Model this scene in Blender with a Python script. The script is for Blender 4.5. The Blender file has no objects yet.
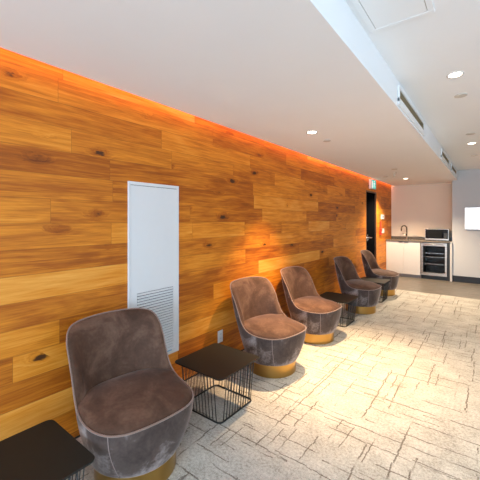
import bpy, bmesh, math, random
from mathutils import Vector, Matrix
random.seed(7)
C = bpy.context.scene.collection
PI = math.pi

# ------------------------------------------------------------------ dimensions of the place (metres)
H = 2.335        # low ceiling by the timber wall
HH = 2.556       # higher ceiling on the room side
XB = 1.5275      # face of the drop between both ceilings
YB = 9.45        # back wall of the kitchenette
YG = 8.90        # grey wall beside the kitchenette
YT = 7.17        # carpet ends, tiles begin
XR = 5.2
YN = -3.6

# ------------------------------------------------------------------ node helpers
class NT:
    def __init__(s, name):
        s.m = bpy.data.materials.new(name); s.m.use_nodes = True
        s.t = s.m.node_tree; s.n = s.t.nodes; s.b = s.n['Principled BSDF']
    def new(s, t, **k):
        n = s.n.new(t)
        for a, v in k.items(): setattr(n, a, v)
        return n
    def put(s, sock, v):
        if isinstance(v, bpy.types.NodeSocket): s.t.links.new(v, sock)
        elif v is not None: sock.default_value = v
    def M(s, op, a, b=None, c=None, clamp=False):
        n = s.new('ShaderNodeMath', operation=op); n.use_clamp = clamp
        s.put(n.inputs[0], a); s.put(n.inputs[1], b); s.put(n.inputs[2], c)
        return n.outputs[0]
    def xyz(s):
        tc = s.new('ShaderNodeTexCoord'); sp = s.new('ShaderNodeSeparateXYZ')
        s.t.links.new(tc.outputs['Object'], sp.inputs[0]); return sp.outputs[0], sp.outputs[1], sp.outputs[2]
    def vec(s, x, y, z=0.0):
        n = s.new('ShaderNodeCombineXYZ'); s.put(n.inputs[0], x); s.put(n.inputs[1], y); s.put(n.inputs[2], z); return n.outputs[0]
    def noise(s, vec, scale=1.0, detail=2.0, rough=.5, dist=0.0):
        n = s.new('ShaderNodeTexNoise'); s.put(n.inputs['Vector'], vec); n.inputs['Scale'].default_value = scale
        n.inputs['Detail'].default_value = detail; n.inputs['Roughness'].default_value = rough; n.inputs['Distortion'].default_value = dist
        return n.outputs[0]
    def white(s, vec):
        n = s.new('ShaderNodeTexWhiteNoise', noise_dimensions='3D'); s.put(n.inputs[0], vec); return n.outputs[0]
    def step(s, v, a, b):   # smooth map a..b -> 0..1
        n = s.new('ShaderNodeMapRange', interpolation_type='SMOOTHSTEP'); s.put(n.inputs[0], v)
        n.inputs[1].default_value = a; n.inputs[2].default_value = b; return n.outputs[0]
    def ramp(s, v, stops):
        n = s.new('ShaderNodeValToRGB'); s.put(n.inputs[0], v); e = n.color_ramp.elements
        while len(e) < len(stops): e.new(.5)
        for i, (p, c) in enumerate(stops): e[i].position = p; e[i].color = (*c, 1)
        return n.outputs[0]
    def mix(s, f, a, b, mode='MIX'):
        n = s.new('ShaderNodeMix', data_type='RGBA', blend_type=mode); s.put(n.inputs[0], f)
        for k, v in ((6, a), (7, b)):
            if isinstance(v, tuple): v = (*v, 1)
            s.put(n.inputs[k], v)
        return n.outputs[2]
    def bump(s, h, strength=.3, dist=.01):
        n = s.new('ShaderNodeBump'); s.put(n.inputs['Height'], h); n.inputs['Strength'].default_value = strength
        n.inputs['Distance'].default_value = dist; s.t.links.new(n.outputs[0], s.b.inputs['Normal'])
    def set(s, **k):
        for a, v in k.items():
            a = a.replace('_', ' ')
            if isinstance(v, tuple): v = (*v, 1)
            s.put(s.b.inputs[a], v)
        return s.m

def plain(name, col, rough=.5, metal=0.0, var=.06, scale=20, bump=0.0, **k):
    s = NT(name); tc = s.new('ShaderNodeTexCoord')
    n = s.noise(tc.outputs['Object'], scale, 3)
    c = s.mix(n, tuple(max(0, x*(1-var)) for x in col), tuple(min(1, x*(1+var)) for x in col))
    s.set(Base_Color=c, Roughness=rough, Metallic=metal, **k)
    if bump: s.bump(n, bump, .002)
    return s.m

def emis(name, col, strength):
    s = NT(name); s.set(Base_Color=col, Roughness=.5, Emission_Color=col, Emission_Strength=strength); return s.m

def wood_wall():
    s = NT('oak_planks'); x, y, z = s.xyz()
    zz = s.M('DIVIDE', s.M('SUBTRACT', z, .05), .15); row = s.M('FLOOR', zz); fz = s.M('FRACT', zz)
    r = s.white(s.vec(row, 3.7, 1.3)); L = s.M('MULTIPLY_ADD', r, 1.0, .75)
    yy = s.M('DIVIDE', s.M('MULTIPLY_ADD', r, 9.3, y), L); col = s.M('FLOOR', yy); fy = s.M('FRACT', yy)
    p = s.white(s.vec(row, col, 5.1)); p2 = s.white(s.vec(row, col, 9.4))
    gy = s.M('MULTIPLY_ADD', p, 31.0, y); gz = s.M('MULTIPLY_ADD', p2, 17.0, z)
    # knots
    vo = s.new('ShaderNodeTexVoronoi', feature='F1'); s.put(vo.inputs['Vector'], s.vec(s.M('MULTIPLY', gy, 2.4), s.M('MULTIPLY', gz, 5.5), p))
    vo.inputs['Scale'].default_value = 1.0; vo.inputs['Randomness'].default_value = 1.0
    kd = s.M('ADD', vo.outputs['Distance'], s.M('MULTIPLY', s.M('SUBTRACT', s.noise(s.vec(s.M('MULTIPLY', y, 30), s.M('MULTIPLY', z, 60)), 1, 2), .5), .12))
    sp = s.new('ShaderNodeSeparateColor'); s.put(sp.inputs[0], vo.outputs['Color'])
    rare = s.step(sp.outputs[0], .58, .64)
    knot = s.M('MULTIPLY', s.M('SUBTRACT', 1.0, s.step(kd, .07, .12)), rare)
    halo = s.M('MULTIPLY', s.M('SUBTRACT', 1.0, s.step(kd, .04, .30)), rare)
    # grain: long fibres bent around the knots
    warp = s.M('MULTIPLY', halo, .10)
    g1 = s.noise(s.vec(s.M('MULTIPLY', gy, 1.5), s.M('MULTIPLY', s.M('ADD', gz, warp), 24.0), p), 1, 5, .6, 1.2)
    g2 = s.noise(s.vec(s.M('MULTIPLY', gy, 6.0), s.M('MULTIPLY', gz, 170.0), p2), 1, 3, .6, .4)
    g3 = s.noise(s.vec(s.M('MULTIPLY', gy, 1.1), s.M('MULTIPLY', gz, 5.0), p), 1, 3, .55, 1.6)
    g4 = s.noise(s.vec(s.M('MULTIPLY', gy, 3.5), s.M('MULTIPLY', gz, 60.0), p), 1, 5, .65, .5)
    t = s.M('ADD', s.M('MULTIPLY_ADD', s.M('SUBTRACT', p, .5), .24, .46), s.M('MULTIPLY', s.step(p2, .80, .86), .14))
    t = s.M('ADD', t, s.M('MULTIPLY', s.M('SUBTRACT', g1, .5), .62))
    t = s.M('ADD', t, s.M('MULTIPLY', s.M('SUBTRACT', g2, .5), .34))
    t = s.M('ADD', t, s.M('MULTIPLY', s.M('SUBTRACT', g3, .5), .55))
    t = s.M('ADD', t, s.M('MULTIPLY', s.M('SUBTRACT', g4, .5), .38))
    t = s.M('SUBTRACT', t, s.M('MULTIPLY', halo, .18))
    c = s.ramp(t, [(0.0, WD[0]), (.32, WD[1]), (.58, WD[2]), (1.0, WD[3])])
    c = s.mix(s.M('MULTIPLY', knot, .9), c, (.035, .014, .006))
    # hairline joints
    ez = s.M('MULTIPLY', s.M('MINIMUM', fz, s.M('SUBTRACT', 1.0, fz)), .15)
    ey = s.M('MULTIPLY', s.M('MINIMUM', fy, s.M('SUBTRACT', 1.0, fy)), L)
    e = s.M('SUBTRACT', 1.0, s.step(s.M('MINIMUM', ez, ey), .0008, .0022))
    c = s.mix(s.M('MULTIPLY', e, .38), c, (.07, .025, .006))
    s.set(Base_Color=c, Roughness=s.M('MULTIPLY_ADD', g1, .2, .42)); s.b.inputs['Specular IOR Level'].default_value = .3
    s.bump(s.M('SUBTRACT', s.M('MULTIPLY', g2, .25), e), .25, .002)
    return s.m
WD = [(.11, .022, .002), (.38, .096, .005), (.67, .222, .015), (.88, .42, .085)]

def carpet():
    s = NT('carpet'); x, y, z = s.xyz()
    fine = s.white(s.vec(s.M('FLOOR', s.M('MULTIPLY', x, 170)), s.M('FLOOR', s.M('MULTIPLY', y, 170)), 2.0))
    rag = s.noise(s.vec(x, y), 90, 2, .6)
    def lines(a, b, seed, w, keep, half, ln):
        q = s.white(s.vec(s.M('FLOOR', s.M('MULTIPLY', b, 28)), s.M('FLOOR', s.M('MULTIPLY', a, 9)), seed))          # stair-step jitter
        wob = s.noise(s.vec(s.M('MULTIPLY', a, 2.0), s.M('MULTIPLY', b, 1.3), seed+2), 1, 2)
        aa = s.M('ADD', a, s.M('ADD', s.M('MULTIPLY', s.M('SUBTRACT', q, .5), .009), s.M('MULTIPLY', s.M('SUBTRACT', wob, .5), .05)))
        c = s.M('DIVIDE', aa, w); ci = s.M('FLOOR', c); r = s.white(s.vec(ci, seed, 1.0))
        d = s.M('MULTIPLY', s.M('ABSOLUTE', s.M('SUBTRACT', s.M('FRACT', c), s.M('MULTIPLY_ADD', r, .5, .25))), w)
        seg = s.M('MULTIPLY_ADD', r, 13.0, s.M('DIVIDE', b, ln)); on = s.step(s.white(s.vec(ci, s.M('FLOOR', seg), seed+7)), 1-keep, 1-keep+.03)
        hw = s.M('MULTIPLY_ADD', s.M('SUBTRACT', rag, .5), .010, half)
        l = s.M('SUBTRACT', 1.0, s.step(s.M('SUBTRACT', d, hw), -.0008, .0012))
        fade = s.step(s.noise(s.vec(s.M('MULTIPLY', a, 4.0), s.M('MULTIPLY', b, 4.0), seed+3), 1, 2), .36, .52)
        return s.M('MULTIPLY', s.M('MULTIPLY', l, on), fade)
    ls = [lines(x, y, 1.0, .145, .58, .0045, .50), lines(y, x, 11.0, .145, .58, .0045, .50), lines(x, y, 21.0, .075, .28, .0034, .26), lines(y, x, 31.0, .075, .28, .0034, .26)]
    ln = ls[0]
    for l in ls[1:]: ln = s.M('MAXIMUM', ln, l)
    base = s.noise(s.vec(x, y), 5.5, 4, .6)
    loops = s.noise(s.vec(x, y), 210, 2, .7)
    pale = s.noise(s.vec(s.M('MULTIPLY', x, 60), s.M('MULTIPLY', y, 60)), 1, 2)
    t = s.M('ADD', s.M('MULTIPLY', base, .25), s.M('ADD', s.M('MULTIPLY', loops, .45), s.M('MULTIPLY', pale, .3)))
    c = s.ramp(t, [(.36, (.22, .207, .180)), (.50, (.46, .434, .383)), (.62, (.62, .592, .535))])
    c = s.mix(s.M('MULTIPLY', ln, s.M('MULTIPLY_ADD', fine, .35, .58)), c, (.10, .074, .055))
    s.set(Base_Color=c, Roughness=.95); s.b.inputs['Specular IOR Level'].default_value = .15
    s.bump(s.M('SUBTRACT', loops, s.M('MULTIPLY', ln, .4)), .5, .004)
    return s.m

def velvet(name, sh, cols):
    s = NT(name); tc = s.new('ShaderNodeTexCoord'); o = tc.outputs['Object']
    n = s.noise(o, 5.0, 4, .6, .8); f = s.noise(o, 60, 2)
    t = s.M('ADD', s.M('MULTIPLY', n, .85), s.M('MULTIPLY', f, .15))
    c = s.ramp(t, [(.33, cols[0]), (.50, cols[1]), (.70, cols[2])])
    s.set(Base_Color=c, Roughness=.8, Sheen_Weight=sh, Sheen_Roughness=.30, Sheen_Tint=(.95, .82, .75))
    s.b.inputs['Specular IOR Level'].default_value = .2
    s.bump(f, .15, .002)
    return s.m

def tiles():
    s = NT('grey_brown_tile'); x, y, z = s.xyz()
    br = s.new('ShaderNodeTexBrick'); s.put(br.inputs['Vector'], s.vec(x, y, 0))
    br.offset = .5; br.inputs['Scale'].default_value = 1; br.inputs['Brick Width'].default_value = .6; br.inputs['Row Height'].default_value = .3
    br.inputs['Mortar Size'].default_value = .002
    n = s.noise(s.vec(x, s.M('MULTIPLY', y, 3)), 4, 4)
    c = s.ramp(n, [(.3, (.13, .115, .095)), (.7, (.21, .185, .155))])
    c = s.mix(br.outputs['Fac'], c, (.09, .08, .07))
    s.set(Base_Color=c, Roughness=.38); return s.m

def granite():
    s = NT('brown_stone'); tc = s.new('ShaderNodeTexCoord')
    n = s.noise(tc.outputs['Object'], 90, 4, .7)
    s.set(Base_Color=s.ramp(n, [(.35, (.07, .055, .04)), (.6, (.20, .16, .12))]), Roughness=.25); return s.m

def brushed(name, col, rough, aniso=0):
    s = NT(name); x, y, z = s.xyz()
    n = s.noise(s.vec(s.M('MULTIPLY', x, 3), s.M('MULTIPLY', y, 3), s.M('MULTIPLY', z, 400)), 1, 2)
    s.set(Base_Color=col, Metallic=1.0, Roughness=s.M('MULTIPLY_ADD', n, .03, rough)); return s.m

m_wood = wood_wall(); m_carpet = carpet(); m_velvet = velvet('taupe_velvet', .25, [(.052, .026, .016), (.084, .043, .027), (.16, .09, .060)]); m_velvet_lit = velvet('taupe_velvet_outer_lit', .55, [(.045, .030, .025), (.085, .060, .051), (.36, .30, .28)]); m_tile = tiles(); m_stone = granite()  # one velvet, shading painted in: darker inside, paler daylit patches on the outer copy
m_ceil = plain('ceiling_paint', (.89, .885, .875), .9, var=.02, scale=3)
m_pink = plain('alcove_paint', (.84, .70, .55), .8, var=.02, scale=3)
m_grey = plain('grey_paint', (.58, .575, .57), .8, var=.02, scale=3)
m_white = plain('white_enamel', (.68, .668, .655), .4, var=.015)
m_gap = plain('panel_gap', (.03, .03, .03), .7)
m_cab = plain('white_laminate', (.64, .60, .56), .4, var=.02)
m_black = plain('black_powder_coat', (.016, .0165, .015), .42, var=.2, scale=60)
m_top = plain('bronzed_black_metal', (.010, .0115, .010), .5, var=.15, scale=30, Specular_IOR_Level=.3)
m_blackb = plain('black_rubber_base', (.012, .012, .013), .5)
m_door = plain('black_door_paint', (.004, .004, .005), .8, Specular_IOR_Level=0.0)
m_jamb = plain('dark_brown_jamb', (.13, .055, .025), .5)
m_brass = brushed('brushed_brass', (.50, .31, .095), .27)
m_pipe = plain('piping_velvet', (.19, .115, .085), .7, Sheen_Weight=.4)
m_seam = plain('seam_thread', (.25, .18, .16), .7)
m_steel = brushed('brushed_steel', (.58, .50, .43), .26)
m_chrome = plain('chrome', (.7, .7, .7), .12, 1.0)
m_faucet = plain('dark_chrome', (.16, .14, .13), .2, 1.0)
m_shelfm = plain('shelf_chrome', (.55, .56, .58), .25, .8)
m_mdark = plain('dark_glass', (.006, .006, .007), .12, Specular_IOR_Level=.25)
m_inside = plain('cooler_inside', (.02, .02, .022), .5)
m_slot = plain('diffuser_slot', (.34, .28, .17), .6)
m_vent = plain('diffuser_frame', (.84, .84, .83), .4)
m_plate = plain('cover_plate', (.60, .55, .48), .5)
m_red = plain('red_alarm', (.55, .04, .02), .4)
m_sticker = plain('blue_sticker', (.25, .4, .55), .5)
m_lamp = emis('lamp_lens', (1.0, .88, .70), 14.0)
m_teal = emis('exit_face', (.03, .36, .30), .9)
m_exitman = emis('exit_figure', (.85, 1.0, .95), .6)
m_screen = emis('screen_lit', (.93, .97, 1.0), .95)
m_screenline = emis('screen_line', (.70, .75, .80), .62)
m_led = emis('led_tape', (1.0, .42, .14), 4.0)
def glass():
    s = NT('clear_glass'); s.set(Base_Color=(1, 1, 1), Roughness=.02, Transmission_Weight=1.0, IOR=1.1); return s.m
m_glass = glass()

# ------------------------------------------------------------------ mesh helpers
def obj(name, bm, mats, parent=None, smooth=False, bevel=0.0, seg=2):
    bmesh.ops.recalc_face_normals(bm, faces=bm.faces)
    me = bpy.data.meshes.new(name); bm.to_mesh(me); bm.free()
    for m in (mats if isinstance(mats, (list, tuple)) else [mats]): me.materials.append(m)
    if smooth:
        for p in me.polygons: p.use_smooth = True
    o = bpy.data.objects.new(name, me); C.objects.link(o)
    if parent is not None: o.parent = parent
    if bevel:
        b = o.modifiers.new('bevel', 'BEVEL'); b.width = bevel; b.segments = seg; b.limit_method = 'ANGLE'; b.angle_limit = .6
    return o
def tag(o, label=None, cat=None, group=None, kind=None):
    if label: o['label'] = label
    if cat: o['category'] = cat
    if group: o['group'] = group
    if kind: o['kind'] = kind
    return o
def empty(name, loc, rz=0.0):
    o = bpy.data.objects.new(name, None); o.empty_display_size = .1; C.objects.link(o)
    o.location = loc; o.rotation_euler = (0, 0, rz); return o
def dup(root, loc, rz):
    r = root.copy(); C.objects.link(r); r.location = loc; r.rotation_euler = (0, 0, rz)
    for ch in list(root.children):
        c = ch.copy(); C.objects.link(c); c.parent = r
        for g in list(ch.children):
            d = g.copy(); C.objects.link(d); d.parent = c
    return r
def B(): return bmesh.new()
def box(bm, x0, x1, y0, y1, z0, z1, mi=0):
    v = [bm.verts.new((x, y, z)) for z in (z0, z1) for x, y in ((x0, y0), (x1, y0), (x1, y1), (x0, y1))]
    fs = [(3, 2, 1, 0), (4, 5, 6, 7), (0, 1, 5, 4), (1, 2, 6, 5), (2, 3, 7, 6), (3, 0, 4, 7)]
    for f in fs: bm.faces.new([v[i] for i in f]).material_index = mi
    return bm
def loft(bm, rings, closed=True, cap0=False, cap1=False, mi=0):
    R = [[bm.verts.new(p) for p in r] for r in rings]; n = len(R[0])
    for a, b in zip(R, R[1:]):
        for i in range(n if closed else n-1):
            j = (i+1) % n; bm.faces.new((a[i], a[j], b[j], b[i])).material_index = mi
    if cap0: bm.faces.new(R[0][::-1]).material_index = mi
    if cap1: bm.faces.new(R[-1]).material_index = mi
    return R
def circ(r, z, n=32, cx=0, cy=0): return [(cx+r*math.cos(2*PI*i/n), cy+r*math.sin(2*PI*i/n), z) for i in range(n)]
def lathe(bm, prof, n=32, cx=0, cy=0, cap=True, mi=0):
    loft(bm, [circ(r, z, n, cx, cy) for r, z in prof], True, cap, cap, mi); return bm
def tube(bm, pts, r, n=8, closed=False, mi=0):
    pts = [Vector(p) for p in pts]; N = len(pts); rings = []; up = None
    for i, p in enumerate(pts):
        a = pts[(i-1) % N] if (closed or i > 0) else p; b = pts[(i+1) % N] if (closed or i < N-1) else p
        t = (b-a).normalized()
        if up is None: up = Vector((0, 0, 1)) if abs(t.z) < .9 else Vector((1, 0, 0))
        s = t.cross(up).normalized(); u = s.cross(t).normalized(); up = u
        rings.append([tuple(p + s*r*math.cos(2*PI*k/n) + u*r*math.sin(2*PI*k/n)) for k in range(n)])
    if closed:
        # re-derive each frame from world up to avoid twist on closing
        rings = []
        for i, p in enumerate(pts):
            t = (pts[(i+1) % N]-pts[i-1]).normalized(); s = t.cross(Vector((0, 0, 1))).normalized(); u = s.cross(t)
            rings.append([tuple(p + s*r*math.cos(2*PI*k/n) + u*r*math.sin(2*PI*k/n)) for k in range(n)])
        rings.append(rings[0])
    loft(bm, rings, True, not closed, not closed, mi)
    if closed: bmesh.ops.remove_doubles(bm, verts=bm.verts, dist=1e-6)
    return bm
def rsq(half, rad, z, n=6, hy=None):
    hy = hy or half; out = []
    for q, (sx, sy) in enumerate(((1, 1), (-1, 1), (-1, -1), (1, -1))):
        for k in range(n+1):
            a = PI/2*q + PI/2*k/n; out.append((sx*(half-rad)+rad*math.cos(a), sy*(hy-rad)+rad*math.sin(a), z))
    return out
def crom(P, n):
    out = []; N = len(P)
    for i in range(N-1):
        p0 = P[max(i-1, 0)]; p1 = P[i]; p2 = P[i+1]; p3 = P[min(i+2, N-1)]
        for k in range(n):
            t = k/n; out.append(tuple(.5*(2*b+(c-a)*t+(2*a-5*b+4*c-d)*t*t+(3*b-a-3*c+d)*t**3) for a, b, c, d in zip(p0, p1, p2, p3)))
    out.append(tuple(P[-1])); return out

# ------------------------------------------------------------------ the room
DY0, DY1, DZ = 7.18, 7.99, 2.07
b = B()
box(b, -.12, 0, YN, DY0, 0.016, HH); box(b, -.12, 0, DY0, DY1, DZ, HH); box(b, -.12, 0, DY1, YB, 0.016, HH)
tag(obj('wall_left', b, m_wood), 'long wall of horizontal honey oak planks with dark knots', kind='structure')
b = B(); box(b, -.10, -.004, YN, DY0, 0, .016); box(b, -.10, -.004, DY1, YB, 0, .016)
tag(obj('baseboard_left', b, m_black), 'thin black shadow gap under the timber wall', kind='structure')
b = B(); box(b, 0, XR, YN, YT, -.1, 0, 0); box(b, -.3, XR, YT, YB+.1, -.1, 0, 1); box(b, -.3, 0, YN, YT, -.1, -.0, 1)
tag(obj('floor', b, [m_carpet, m_tile]), 'cream carpet with scratchy brown lines, ending at brown tiles', kind='structure')
b = B()
box(b, .07, XB, YN, YB, H, HH+.1)                 # low slab with the drop face
box(b, XB, XR, YN, YG, HH, HH+.1)
box(b, -.12, .07, YN, YB, HH, HH+.1)
tag(obj('ceiling', b, m_ceil), 'white painted ceiling in two heights with a long drop between', kind='structure')
b = B(); box(b, -.12, 1.43, YB, YB+.1, 0, HH)
tag(obj('wall_back', b, m_pink), 'warm beige painted wall behind the kitchenette counter', kind='structure')
b = B(); box(b, 1.43, XR, YG, YB+.1, 0, HH)
tag(obj('wall_far', b, m_grey), 'pale grey wall to the right of the kitchenette', kind='structure')
b = B(); box(b, 1.435, XR, YG-.012, YG, 0, .14)
tag(obj('baseboard_far', b, m_blackb), 'charcoal baseboard under the pale grey wall', kind='structure')
# walls behind the viewer with the daylight windows
b = B(); W0, W1 = -2.6, 3.8
box(b, XR, XR+.1, YN, W0, 0, HH); box(b, XR, XR+.1, W1, YG, 0, HH); box(b, XR, XR+.1, W0, W1, 0, .5); box(b, XR, XR+.1, W0, W1, 2.3, HH)
tag(obj('wall_right', b, m_grey), 'pale grey wall with a wide window', kind='structure')
b = B(); box(b, 0, .6, YN-.1, YN, 0, HH); box(b, 4.6, XR+.1, YN-.1, YN, 0, HH); box(b, .6, 4.6, YN-.1, YN, 0, .3); box(b, .6, 4.6, YN-.1, YN, 2.3, HH)
tag(obj('wall_near', b, m_grey), 'pale grey wall with a wide window', kind='structure')
def window(n, rect, axis, pos):
    a0, a1, z0, z1 = rect; b = B()
    k = 4
    def bx(p0, p1, q0, q1):
        if axis == 'x': box(b, pos+.02, pos+.08, p0, p1, q0, q1)
        else: box(b, p0, p1, pos-.08, pos-.02, q0, q1)
    bx(a0, a1, z0, z0+.05); bx(a0, a1, z1-.05, z1)
    for i in range(k+1):
        c = a0+(a1-a0)*i/k; bx(max(a0, c-.025), min(a1, c+.025), z0+.05, z1-.05)
    w = tag(obj('window_%d' % n, b, m_white), 'wide white framed window', kind='structure')
    g = B()
    if axis == 'x': box(g, pos+.045, pos+.051, a0+.02, a1-.02, z0+.02, z1-.02)
    else: box(g, a0+.02, a1-.02, pos-.051, pos-.045, z0+.02, z1-.02)
    obj('pane', g, m_glass, w)
window(1, (W0, W1, .5, 2.3), 'x', XR)
window(2, (.6, 4.6, .3, 2.3), 'y', YN)

# door in the timber wall
b = B(); rc = .04
box(b, -rc, 0.0, DY0, DY0+.03, 0, DZ-.03); box(b, -rc, 0.0, DY1-.03, DY1, 0, DZ-.03); box(b, -rc, 0.0, DY0, DY1, DZ-.03, DZ)
tag(obj('trim_1', b, m_jamb), 'dark brown lining of the door opening', kind='structure')
b = B(); box(b, -rc-.04, -rc+.01, DY0+.001, DY1-.001, .005, DZ-.001)
d = tag(obj('door_1', b, m_door), 'black door set back in the timber wall', kind='structure')
b = B(); tube(b, [(-rc+.01, 7.31, 1.03), (.01, 7.31, 1.03), (.028, 7.325, 1.03), (.035, 7.35, 1.03), (.035, 7.47, 1.03)], .014, 10)
hd = obj('door_handle', b, m_chrome, d, True); hd['label'] = 'chrome lever handle'
b = B()
for x0, x1, r in ((-rc+.01, -rc+.03, .07),):
    loft(b, [[(x, 7.31+r*math.cos(2*PI*i/20), 1.03+r*math.sin(2*PI*i/20)) for i in range(20)] for x in (x0, x1)], True, True, True)
obj('rosette', b, m_chrome, hd)

# ------------------------------------------------------------------ barrel chairs
def make_chair():
    root = empty('barrel_chair', (0, 0, 0))
    half = [(.332, 0, .388), (.326, .10, .388), (.305, .185, .387), (.252, .252, .385), (.165, .292, .386), (.07, .304, .391), (-.01, .303, .411),
            (-.070, .298, .458), (-.115, .296, .540), (-.160, .298, .640), (-.210, .295, .722), (-.260, .268, .779), (-.302, .205, .801), (-.327, .10, .810), (-.334, 0, .812)]
    hf = crom(half, 5)
    rim = hf + [(x, -y, z) for x, y, z in hf[-2:0:-1]]
    n = len(rim)
    def base(i, r, z):
        x, y, _ = rim[i]; a = math.atan2(y/.335, x/.345); return (.045+r*math.cos(a), r*math.sin(a), z)
    # outer shell, from the narrow foot to the rim
    b = B(); rings = []
    rings.append([base(i, .19, .112) for i in range(n)]); rings.append([base(i, .232, .112) for i in range(n)]); rings.append([base(i, .243, .118) for i in range(n)])
    S = 12
    for k in range(1, S+1):
        t = k/S; rg = []
        for i in range(n):
            bx_, by_, bz_ = base(i, .248, .125); x, y, z = rim[i]
            hgt = (z-.385)/.43
            g = math.sin(t*PI/2)**.95*(1-hgt*.55) + t*hgt*.55
            rg.append((bx_+(x-bx_)*g, by_+(y-by_)*g, bz_+(z-bz_)*t))
        rings.append(rg)
    loft(b, rings, True, True)
    shell = obj('shell', b, m_velvet_lit, root, True); sub = shell.modifiers.new('s', 'SUBSURF'); sub.levels = 1; sub.render_levels = 1
    # inner pad from the rim down to the crease round the seat
    b = B(); rings = []
    S = 12
    for k in range(S+1):
        t = k/S; rg = []
        for i in range(n):
            x, y, z = rim[i]; h = (z-.385)/.43
            a = math.atan2(y, x)
            cx, cy = (.29*math.cos(a) if x > 0 else .21*math.cos(a)), .255*math.sin(a)
            lean = 1-(1-t)**(1.9)
            zz = z + (.345-z)*t
            if h > .02: zz = z + (.345-z)*(t**1.25)
            puff = .018*math.sin(PI*min(1, t*1.0))*min(1, h*3)
            crown = .010*math.sin(PI*min(1, t*5))*min(1, h*4) if t < .2 else 0
            L_ = math.hypot(x, y); ix, iy = x/L_, y/L_
            rg.append((x+(cx-x)*(.10*min(1, 5*t)+.90*t) - ix*puff, y+(cy-y)*(.16*min(1, 5*t)+.84*t) - iy*puff, zz+crown))
        rings.append(rg)
    loft(b, rings, True, False, True)
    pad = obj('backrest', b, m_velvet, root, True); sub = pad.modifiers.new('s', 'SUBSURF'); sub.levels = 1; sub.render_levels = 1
    # seat cushion: domed, fills the shell to the piping
    b = B(); rings = []; sn = 56
    out0 = []
    for x, y, z in hf:
        if x > -.03: out0.append((x*.985 if x > 0 else x, y*.985, z-.386)); xl, yl, zl = out0[-1]
    for k in range(1, 15):
        a = PI/2*k/14; e = 2/2.15
        out0.append((xl-(.245+xl)*math.sin(a)**e, yl*math.cos(a)**e if k < 14 else 0.0, zl*math.cos(a)**1.5))
    out0 = out0 + [(x, -y, z) for x, y, z in out0[-2:0:-1]]
    def sl(s, z): return [(.03+(x-.03)*s, y*s, z + dz*s**5 - .010*max(-.5, x*s)/.33) for x, y, dz in out0]
    for s_, z_ in ((.93, .345), (1.0, .370), (1.0, .385), (.985, .398), (.94, .409), (.86, .421), (.74, .433), (.58, .442), (.40, .447), (.22, .450), (.08, .451)): rings.append(sl(s_, z_))
    loft(b, rings, True, True, True)
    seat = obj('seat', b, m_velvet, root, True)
    b = B(); tube(b, [(-0.02+.006*math.cos(a), .006*math.sin(a), .452) for a in [2*PI*k/10 for k in range(10)]], .003, 6, True)
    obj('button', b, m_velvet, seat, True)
    b = B(); tube(b, rim, .0048, 8, True)
    pp = obj('piping', b, m_pipe, root, True); pp['label'] = 'pale piping along the rim'
    # upright seams on the shell
    for sgn in (1, -1):
        idx = 15
        i = idx if sgn > 0 else (n-idx) % n
        pts = []
        for k in range(0, S+1):
            t = k/S; bx_, by_, bz_ = base(i, .248, .125); x, y, z = rim[i]; hgt = (z-.385)/.43
            g = math.sin(t*PI/2)**.95*(1-hgt*.55) + t*hgt*.55
            pts.append((bx_+(x-bx_)*g, by_+(y-by_)*g, bz_+(z-bz_)*t))
        b = B(); tube(b, pts, .0022, 6); obj('seam', b, m_seam, shell, True)
    b = B(); lathe(b, [(.05, 0), (.222, 0), (.225, .003), (.225, .112), (.222, .115), (.05, .115)], 64, .045)
    pl = obj('plinth', b, m_brass, root, True); pl['label'] = 'round brushed brass plinth'
    md = pl.modifiers.new('e', 'EDGE_SPLIT'); md.split_angle = .6
    return root
G = 'velvet barrel chairs along the timber wall'
chairs = [((.460, 1.11), -.13, 'taupe velvet barrel chair on brass plinth, nearest of the row, between the two front tables'),
          ((.415, 2.65), -.13, 'velvet barrel chair warmly lit by the downlight, just beyond the wire table and wall socket'),
          ((.40, 3.63), -.06, 'warmly lit velvet barrel chair, third from the front, with a wire table beyond it'),
          ((.465, 5.16), -.02, 'shaded brown velvet barrel chair, second from the far end of the row'),
          ((.43, 6.60), .04, 'dark velvet barrel chair at the far end, in front of the black door')]
c0 = make_chair()
for i, ((x, y), rz, lab) in enumerate(chairs):
    o = c0 if i == 0 else dup(c0, (x, y, 0), rz)
    o.location = (x, y, 0); o.rotation_euler = (0, 0, rz)
    tag(o, lab, 'chair', G)

# ------------------------------------------------------------------ wire side tables
TH = .342
def make_table():
    root = empty('wire_side_table', (0, 0, 0))
    b = B(); loft(b, [rsq(.240, .036, TH-.010), rsq(.2425, .038, TH-.008), rsq(.2425, .038, TH-.002), rsq(.240, .036, TH)], True, True, True)
    obj('tabletop', b, m_top, root)
    hb = .193
    b = B(); tube(b, rsq(hb, .035, .0065), .0062, 8, True); obj('base_ring', b, m_black, root, True)
    b = B(); tube(b, rsq(hb+.033, .04, TH-.0135), .004, 8, True); obj('upper_ring', b, m_black, root, True)
    b = B(); tube(b, [(0, 0, .008), (0, 0, TH-.012)], .0031, 6)
    me = None
    k = 11
    for q in range(4):
        for j in range(k):
            s = -.160+.320*j/(k-1)
            bx_, by_ = (hb, s) if q == 0 else (-s, hb) if q == 1 else (-hb, -s) if q == 2 else (s, -hb)
            if me is None:
                o = obj('wire_rod', b, m_black, root, True); me = o.data
            else:
                o = bpy.data.objects.new('wire_rod', me); C.objects.link(o); o.parent = root
            o.location = (bx_, by_, 0)
            f = .032/ (TH-.02)
            dx, dy = (f, 0) if q == 0 else (0, f) if q == 1 else (-f, 0) if q == 2 else (0, -f)
            o.rotation_euler = (-dy, dx, 0)
    return root
t0 = make_table()
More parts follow.
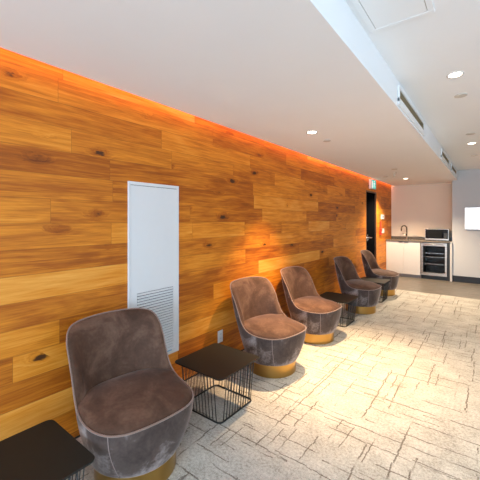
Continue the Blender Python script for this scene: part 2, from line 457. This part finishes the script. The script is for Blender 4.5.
for i, (x, y, rz, lab) in enumerate([(.475, .515, 0, 'black square wire side table at bottom left, before the nearest chair'),
        (.452, 1.868, 0, 'black square wire side table below the white vent panel, beside the wall socket'),
        (.42, 4.40, 0, 'black wire side table in shade between the third and fourth chairs'),
        (.46, 6.05, 0, 'black wire side table almost hidden between the fourth and farthest chairs')]):
    o = t0 if i == 0 else dup(t0, (x, y, 0), rz)
    o.location = (x, y, 0); o.rotation_euler = (0, 0, rz)
    tag(o, lab, 'side table', 'wire side tables between the chairs')

# ------------------------------------------------------------------ things on the timber wall
v = empty('vent_panel', (0, 1.6155, .302)); tag(v, 'tall white metal access panel with louvred vent on the oak wall', 'vent panel')
def vb(name, boxes, m, bevel=0.0, par=None, lab=None):
    b = B()
    for a in boxes: box(b, *a)
    o = obj(name, b, m, par or v, bevel=bevel)
    if lab: o['label'] = lab
    return o
W2 = .2435; PH = 1.407
vb('frame', [(0, .014, -W2, W2, 0, .02), (0, .014, -W2, W2, PH-.025, PH), (0, .014, -W2, -W2+.018, .02, PH-.025), (0, .014, W2-.018, W2, .02, PH-.025)], m_white, .002)
vb('backing', [(.0005, .004, -W2+.01, W2-.01, .01, PH-.01)], m_gap)
LY0, LY1, LZ0, LZ1 = -.170, .185, .040, .560
Y0, Y1, Z0, Z1 = -W2+.0195, W2-.0195, .0215, PH-.0285
dr = vb('door_panel', [(.003, .013, Y0, LY0, Z0, Z1), (.003, .013, LY1, Y1, Z0, Z1), (.003, .013, LY0, LY1, LZ1, Z1), (.003, .013, LY0, LY1, Z0, LZ0)], m_white)
b = B(); ns = 24; pz = (LZ1-LZ0)/ns
for k in range(ns):
    z = LZ0+pz*k
    loft(b, [[(.0045, y, z+pz*.76), (.0055, y, z+pz*.76), (.0165, y, z+pz*.22), (.0165, y, z+pz*.10), (.0145, y, z+pz*.14)] for y in (LY0+.001, LY1-.001)], True, True, True)
obj('louvre', b, m_white, v)
b = B(); box(b, .0125, .0142, .10, .165, .026, .037); obj('sticker', b, m_sticker, dr)['label'] = 'small blue sticker'

o = empty('wall_socket', (0, 2.407, .205)); tag(o, 'white power outlet plate low on the oak wall beyond the wire table', 'outlet')
b = B(); box(b, 0, .006, -.036, .036, 0, .118); obj('face_plate', b, m_white, o, bevel=.002)
for z in (.022, .066):
    b = B(); box(b, .005, .0085, -.017, .017, z, z+.030); q = obj('receptacle', b, m_white, o, bevel=.002)
    b = B()
    for s in (-.007, .005): box(b, .008, .0090, s, s+.002, z+.012, z+.022)
    obj('slot', b, m_gap, q)

o = empty('control_panel', (0, 8.50, 1.44)); tag(o, 'small pale thermostat on the timber wall right of the black door', 'thermostat')
b = B(); box(b, -.001, .02, -.13, .13, 0, .115); obj('case', b, m_white, o, bevel=.004)
b = B(); box(b, .018, .0215, -.09, .09, .035, .085); obj('display', b, plain('lcd', (.45, .5, .6), .2), o)
o = empty('light_switch', (0, 8.56, 1.09)); tag(o, 'white switch plate under the thermostat beside the red fire alarm pull', 'light switch')
b = B(); box(b, 0, .012, -.10, .10, 0, .12); obj('face_plate', b, m_white, o, bevel=.003)
for s in (-.05, .05):
    b = B(); box(b, .010, .018, s-.018, s+.018, .028, .092); obj('rocker', b, m_white, o, bevel=.002)
o = empty('fire_alarm_pull', (0, 8.30, 1.06)); tag(o, 'red fire alarm pull station between the black door and switch plate', 'fire alarm')
b = B(); box(b, -.001, .045, -.055, .055, 0, .15); obj('housing', b, m_red, o, bevel=.006)
b = B(); box(b, .044, .056, -.035, .035, .045, .075); obj('pull_bar', b, m_white, o, bevel=.003)
b = B(); box(b, .004, .03, -.03, .03, .20, .36)
o2 = obj('alarm_sounder', b, m_red, bevel=.006); o2.location = (0, 8.30, 1.03); tag(o2, 'slim red alarm sounder above the fire alarm pull', 'fire alarm')

# exit sign with running figure
o = empty('exit_sign', (0, 7.56, 2.115)); tag(o, 'teal and white running figure exit sign above the black door', 'exit sign')
b = B(); box(b, -.001, .06, -.17, .17, 0, .21); obj('housing', b, m_white, o, bevel=.004)
b = B(); box(b, .0595, .0615, -.16, .16, .01, .20); fc = obj('sign_face', b, m_teal, o)
b = B()
def plate(pts): loft(b, [[(.0612, y, z) for y, z in pts], [(.0628, y, z) for y, z in pts]], True, True, True)
box(b, .0612, .0628, -.145, -.085, .02, .17)                                # the doorway
plate([(.02+.019*math.cos(2*PI*k/14), .168+.019*math.sin(2*PI*k/14)) for k in range(14)])   # head
plate([(.010, .145), (.035, .140), (.030, .085), (.005, .090)])             # body
plate([(.028, .140), (.085, .118), (.078, .104), (.030, .122)])             # arm
plate([(.012, .142), (-.030, .108), (-.020, .100), (.018, .120)])           # arm
plate([(.005, .095), (.028, .090), (-.005, .058), (-.030, .028), (-.042, .038), (-.020, .065)])
plate([(.012, .092), (.030, .088), (.062, .062), (.095, .055), (.095, .040), (.055, .045)])
obj('running_figure', b, m_exitman, fc)

# ------------------------------------------------------------------ kitchenette
KX1 = 1.385; FY = 8.86
o = empty('base_cabinet', (.41, FY, 0)); tag(o, 'white two-door base cabinet under the sink', 'cabinet')
b = B(); box(b, -.405, .375, .022, .585, .075, .885); obj('body', b, m_cab, o)
b = B(); box(b, -.405, .375, .05, .58, 0, .075); obj('toe_kick', b, plain('toe', (.30, .27, .25), .5), o)
for x0, x1, hx in ((-.402, -.0015, -.075), (.0015, .372, .05)):
    b = B(); box(b, x0, x1, 0, .020, .078, .880); dd = obj('door', b, m_cab, o, bevel=.0015)
    b = B(); box(b, hx-.03, hx+.055, -.022, .001, .868, .8795); obj('handle', b, m_faucet, dd, bevel=.001)
b = B(); box(b, .001, KX1+.005, FY-.02, YB-.001, .887, .922)
bm2 = b
o = obj('worktop', b, m_stone, bevel=.002); tag(o, 'brown stone kitchenette worktop with backsplash', 'worktop')
b = B(); box(b, .001, KX1+.005, YB-.022, YB-.001, .9225, .985); obj('backsplash', b, m_stone, o, bevel=.002)
b = B(); box(b, 1.3885, 1.428, FY, YB-.001, 0, .905); o = obj('end_panel', b, m_cab); tag(o, 'narrow white upright end panel right of the beverage cooler', 'panel')
# inset sink (rim and shallow bowl on the counter)
o = empty('sink', (.38, 9.10, .9225)); tag(o, 'small stainless sink set in the brown worktop', 'sink')
b = B()
prof = [(.20, .13, 0), (.205, .135, .004), (.19, .12, .004), (.175, .105, .001)]
loft(b, [rsq(a, .04, z, 5, c) for a, c, z in prof], True, False, True)
obj('basin', b, m_chrome, o, True)
b = B(); lathe(b, [(.03, .0012), (.03, .003), (.012, .003)], 20); obj('drain', b, m_faucet, o)
o = empty('faucet', (.40, 9.33, .922)); tag(o, 'dark gooseneck tap behind the sink on the worktop', 'tap')
b = B(); lathe(b, [(.026, .0005), (.026, .012), (.018, .018), (.016, .08)], 20); obj('tap_base', b, m_chrome, o, True)
pts = [(0, 0, .06), (0, 0, .28)] + [(-.055*(1-math.cos(a))*.9, -.075*(1-math.cos(a)), .28+.07*math.sin(a)) for a in [PI*k/10 for k in range(1, 11)]] + [(-.099, -.15, .21)]
b = B(); tube(b, pts, .015, 10); obj('spout', b, m_faucet, o, True)
b = B(); tube(b, [(0, 0, .10), (-.06, 0, .125), (-.10, 0, .15)], .008, 8); obj('lever', b, m_chrome, o, True)

o = empty('beverage_cooler', (1.065, FY, 0)); tag(o, 'glass-door stainless beverage cooler under the worktop', 'cooler')
cw = .265
b = B()
box(b, -cw, cw, .03, .055, .09, .115); box(b, -cw, -cw+.02, .03, .56, .09, .875); box(b, cw-.02, cw, .03, .56, .09, .875)
box(b, -cw+.02, cw-.02, .03, .56, .855, .875); box(b, -cw+.02, cw-.02, .055, .56, .09, .115); box(b, -cw+.02, cw-.02, .54, .56, .115, .855)
obj('cabinet', b, m_inside, o)
b = B(); box(b, -cw, cw, .035, .54, 0, .088); obj('toe_grille', b, m_black, o)
b = B()
box(b, -cw, cw, -.005, .028, .095, .165); box(b, -cw, cw, -.005, .028, .80, .872); box(b, -cw, -cw+.040, -.005, .028, .165, .80); box(b, cw-.040, cw, -.005, .028, .165, .80)
dr = obj('door', b, m_steel, o, bevel=.002)
b = B(); box(b, -cw+.040, cw-.040, .008, .014, .165, .80); obj('glass', b, m_glass, dr)
b = B(); tube(b, [(-.20, -.035, .84), (.20, -.035, .84)], .010, 10); tube(b, [(-.17, -.004, .84), (-.17, -.035, .84)], .006, 8); tube(b, [(.17, -.004, .84), (.17, -.035, .84)], .006, 8)
obj('handle', b, m_steel, dr, True)
for z in (.36, .53, .62):
    b = B(); box(b, -cw+.022, cw-.022, .05, .075, z, z+.010)
    for k in range(9): box(b, -cw+.05+k*.053, -.259+.05+k*.053+.0, .075, .53, z+.004, z+.010)
    obj('shelf', b, m_shelfm, o)
b = B(); box(b, 1.333, 1.386, FY+.02, FY+.03, 0.0, .885)
o = obj('filler_strip', b, m_inside); tag(o, 'dark upright gap filler between cooler and white end panel', 'filler')

o = empty('microwave', (1.105, 9.03, .9235)); tag(o, 'black and steel microwave on the brown worktop', 'microwave')
b = B(); box(b, -.245, .245, .02, .36, .012, .28); obj('body', b, m_faucet, o, bevel=.006)
b = B(); box(b, -.245, .245, 0, .019, .012, .048); box(b, -.245, .245, 0, .019, .272, .28); box(b, -.245, -.235, 0, .019, .048, .272); box(b, .235, .245, 0, .019, .048, .272)
obj('front_frame', b, m_steel, o, bevel=.001)
b = B(); box(b, -.2345, .135, .001, .019, .0485, .2715); dr = obj('door', b, m_mdark, o, bevel=.001)
b = B(); box(b, -.19, .10, -.0003, .001, .075, .24); obj('window', b, plain('mesh_window', (.010, .010, .010), .5, Specular_IOR_Level=.1), dr)
b = B(); tube(b, [(.118, -.02, .07), (.118, -.02, .24)], .006, 8); obj('handle', b, m_mdark, dr, True)
b = B(); box(b, .1355, .2345, .001, .019, .0485, .2715); cp = obj('control_panel', b, m_mdark, o)
b = B()
for r in range(4):
    for c_ in range(3): box(b, .150+c_*.026, .168+c_*.026, -.0006, .001, .07+r*.03, .088+r*.03)
obj('keypad', b, plain('keys', (.09, .09, .09), .4), cp)
b = B(); box(b, .150, .220, -.0006, .001, .215, .245); obj('clock_display', b, m_mdark, cp)
for x in (-.2, .2):
    for y in (.05, .32):
        b = B(); lathe(b, [(.012, .0), (.012, .013)], 12, x, y); obj('foot', b, m_black, o)
b = B(); tube(b, crom([(.855, 9.30, .99), (.80, 9.36, .985), (.72, 9.405, .995), (.62, 9.42, 1.01), (.52, 9.42, 1.02)], 5), .009, 8)
o = obj('power_cord', b, m_plate, smooth=True); tag(o, 'pale thin cord running left from the microwave along the backsplash', 'cord')

# lit display on the grey wall
o = empty('wall_display', (2.10, YG, 1.215)); tag(o, 'bright white lit screen on the grey wall', 'screen')
b = B(); box(b, -.432, .432, -.045, -.001, -.004, .484); obj('casing', b, m_steel, o, bevel=.003)
b = B(); box(b, -.425, .425, -.0465, -.044, .003, .477); sc = obj('screen', b, m_screen, o)
b = B()
for k, (x0, x1, z) in enumerate([(-.38, -.2, .42), (-.30, .30, .385), (-.38, .1, .34), (-.25, .30, .29), (-.38, -.05, .25), (-.22, .28, .16), (-.36, .2, .11), (-.36, -.1, .06)]):
    box(b, x0, x1, -.0475, -.0462, z, z+.010)
obj('text_line', b, m_screenline, sc)

# ------------------------------------------------------------------ ceiling fittings
def downlight(name_lab, x, y, z):
    o = empty('recessed_downlight', (x, y, z)); tag(o, name_lab, 'ceiling light', 'recessed downlights')
    b = B(); loft(b, [circ(r, zz, 32) for r, zz in ((.042, -.001), (.052, -.006), (.060, -.003), (.060, -.0005))], True); obj('trim_ring', b, m_white, o, True)
    b = B(); lathe(b, [(.046, -.0008), (.043, -.0030)], 32); obj('lens', b, m_lamp, o)
LX, RX = .655, 1.905
DL = [('round recessed downlight in the low ceiling above the second and third chairs', LX, 3.11, H),
      ('small round recessed downlight in the low ceiling near the kitchenette', LX, 7.85, H),
      ('round recessed downlight in the high ceiling, nearest to the viewer', RX, 3.02, HH),
      ('round recessed downlight in the high ceiling, farther one near the grey wall', RX, 5.87, HH)]
for a in DL: downlight(*a)
def cover(lab, x, y, z, r=.042):
    b = B(); lathe(b, [(r*.9, .004), (r, -.002), (r, -.007), (r*.9, -.009)], 28)
    o = obj('ceiling_sprinkler_cover', b, m_plate, smooth=False); o.location = (x, y, z); tag(o, lab, 'sprinkler', 'sprinkler cover plates')
cover('round tan sprinkler cover plate in the low ceiling just past its first downlight', .64, 3.54, H)
cover('small sprinkler cover plate in the low ceiling, nearer side of the pendant sprinkler', .77, 6.25, H, .05)
cover('small sprinkler cover plate in the low ceiling nearest the exit sign', .38, 7.25, H, .05)
cover('tan sprinkler cover plate in the high ceiling just past the nearest downlight', 1.91, 3.55, HH, .05)
cover('tan sprinkler cover plate in the high ceiling just before the farther downlight', 1.92, 5.20, HH, .055)
cover('faint sprinkler cover plate in the high ceiling, farthest beyond both downlights', 1.90, 7.00, HH, .05)
o = empty('pendant_sprinkler', (.66, 6.75, H)); tag(o, 'small pendant sprinkler head hanging from low ceiling near the kitchenette', 'sprinkler')
b = B(); lathe(b, [(.045, -.0008), (.045, -.005), (.02, -.012)], 24); obj('escutcheon', b, m_plate, o, True)
b = B(); lathe(b, [(.012, -.010), (.012, -.035), (.008, -.04)], 14)
for s in (-1, 1): tube(b, [(0, s*.012, -.03), (0, s*.022, -.05), (0, 0, -.075)], .004, 6)
obj('nozzle', b, m_plate, o)
b = B(); lathe(b, [(.008, -.074), (.030, -.078), (.030, -.081), (.008, -.083)], 20); obj('deflector', b, m_plate, o)

# access hatch in the high ceiling
o = empty('ceiling_hatch', (1.72, 1.70, HH)); tag(o, 'square white access hatch in the high ceiling beside the drop', 'access hatch')
hw, hl = .165, .33
b = B(); box(b, -hw, hw, -hl, -hl+.03, -.008, -.0005); box(b, -hw, hw, hl-.03, hl, -.008, -.0005); box(b, -hw, -hw+.03, -hl+.03, hl-.03, -.008, -.0005); box(b, hw-.03, hw, -hl+.03, hl-.03, -.008, -.0005)
obj('frame', b, m_ceil, o, bevel=.002)
b = B(); box(b, -hw+.029, hw-.029, -hl+.029, hl-.029, -.002, -.0006); obj('gap', b, m_plate, o)
b = B(); box(b, -hw+.034, hw-.034, -hl+.034, hl-.034, -.007, -.0015); obj('hatch_door', b, m_ceil, o)

# linear air diffusers on the drop face
def diffuser(lab, y0, y1):
    L = (y1-y0); o = empty('air_diffuser', (XB, (y0+y1)/2, 2.355)); tag(o, lab, 'air vent', 'linear diffusers on the ceiling drop')
    z0, z1 = 0.0, .155; t = .024
    b = B(); box(b, .0005, .016, -L/2, L/2, z0, z0+t*2.4); box(b, .0005, .016, -L/2, L/2, z1-t, z1); box(b, .0005, .016, -L/2, -L/2+t, z0+t, z1-t); box(b, .0005, .016, L/2-t, L/2, z0+t, z1-t)
    obj('frame', b, m_vent, o, bevel=.003)
    b = B(); box(b, .0006, .003, -L/2+t*.8, L/2-t*.8, z0+t*.8, z1-t*.8); obj('backing', b, m_slot, o)
    b = B()
    for k in range(4):
        z = z0+t*2.4+.008+k*.017; box(b, .003, .012, -L/2+t, L/2-t, z, z+.004)
    obj('vane', b, m_slot, o)
diffuser('long white framed linear air diffuser on the ceiling drop, nearest of three', 2.84, 4.10)
diffuser('white framed linear air diffuser on the ceiling drop, middle of three', 5.75, 6.90)
diffuser('dark linear air diffuser at the far end of the ceiling drop', 7.35, 8.50)

# ------------------------------------------------------------------ lights
def spot(x, y, z, e, col=(1, .74, .45), ang=95, blend=.7, r=.03, target=None):
    l = bpy.data.lights.new('lamp', 'SPOT'); l.energy = e; l.color = col; l.spot_size = math.radians(ang); l.spot_blend = blend; l.shadow_soft_size = r
    o = bpy.data.objects.new('downlight_or_fill_lamp', l); C.objects.link(o); o.location = (x, y, z-.02)
    if target: o.rotation_euler = (Vector(target)-o.location).to_track_quat('-Z', 'Y').to_euler()
def area(name, loc, rot, sx, sy, e, col):
    l = bpy.data.lights.new(name, 'AREA'); l.shape = 'RECTANGLE'; l.size = sx; l.size_y = sy; l.energy = e; l.color = col
    o = bpy.data.objects.new(name, l); C.objects.link(o); o.location = loc; o.rotation_euler = rot; return o
WARM = (1.0, .79, .54)
spot(LX, 3.11, H, 540, (1, .66, .35), 76, 1.0); spot(LX, 7.85, H, 330, WARM, 125)
spot(RX, 3.02, HH, 190, WARM, 74); spot(RX, 5.87, HH, 140, WARM, 100)
spot(RX, .1, HH, 40, (1, .88, .72), 110)  # unseen fill lamp added near the viewer, without a fixture
# unseen lamps added farther to the right, beyond the frame, as fill
for y, e in ((1.0, 50), (4.5, 60), (7.4, 50)): spot(3.6, y, HH, e, WARM, 120)
# LED tape in the slot between timber wall and ceiling
b = B(); box(b, .050, .066, YN+.1, YB-.02, H+.06, H+.064)
tag(obj('led_strip', b, m_led), 'warm orange light strip hidden in the slot above the timber wall', 'light strip')
n_ = 4; seg = (YB-YN-.2)/n_
for k in range(n_):
    a = area('cove_lamp', (.045, YN+.1+seg*(k+.5), H+.15), (0, math.radians(25), 0), .03, seg, 6.5, (1.0, .37, .25))
# daylight through the windows
area('window_daylight', (XR-.02, (W0+W1)/2, 1.4), (0, math.radians(90), 0), 1.8, W1-W0, 62, (.55, .77, 1.0))
area('window_daylight', (2.6, YN+.02, 1.3), (math.radians(90), 0, 0), 4.0, 2.0, 250, (.55, .77, 1.0))

w = bpy.data.worlds.new('World'); bpy.context.scene.world = w; w.use_nodes = True
w.node_tree.nodes['Background'].inputs[0].default_value = (.75, .85, 1, 1); w.node_tree.nodes['Background'].inputs[1].default_value = .6

cam = bpy.data.cameras.new('Camera'); co = bpy.data.objects.new('Camera', cam); C.objects.link(co)
co.location = (2.12, 0, 1.42); co.rotation_euler = (math.radians(90), 0, math.atan(250/322))
cam.sensor_width = 36; cam.lens = 322/480*36; cam.shift_y = -20/480; cam.clip_start = .05
bpy.context.scene.camera = co
vs = bpy.context.scene.view_settings; vs.view_transform = 'Standard'; vs.look = 'None'; vs.gamma = 1; vs.use_curve_mapping = False; vs.exposure = 0.25
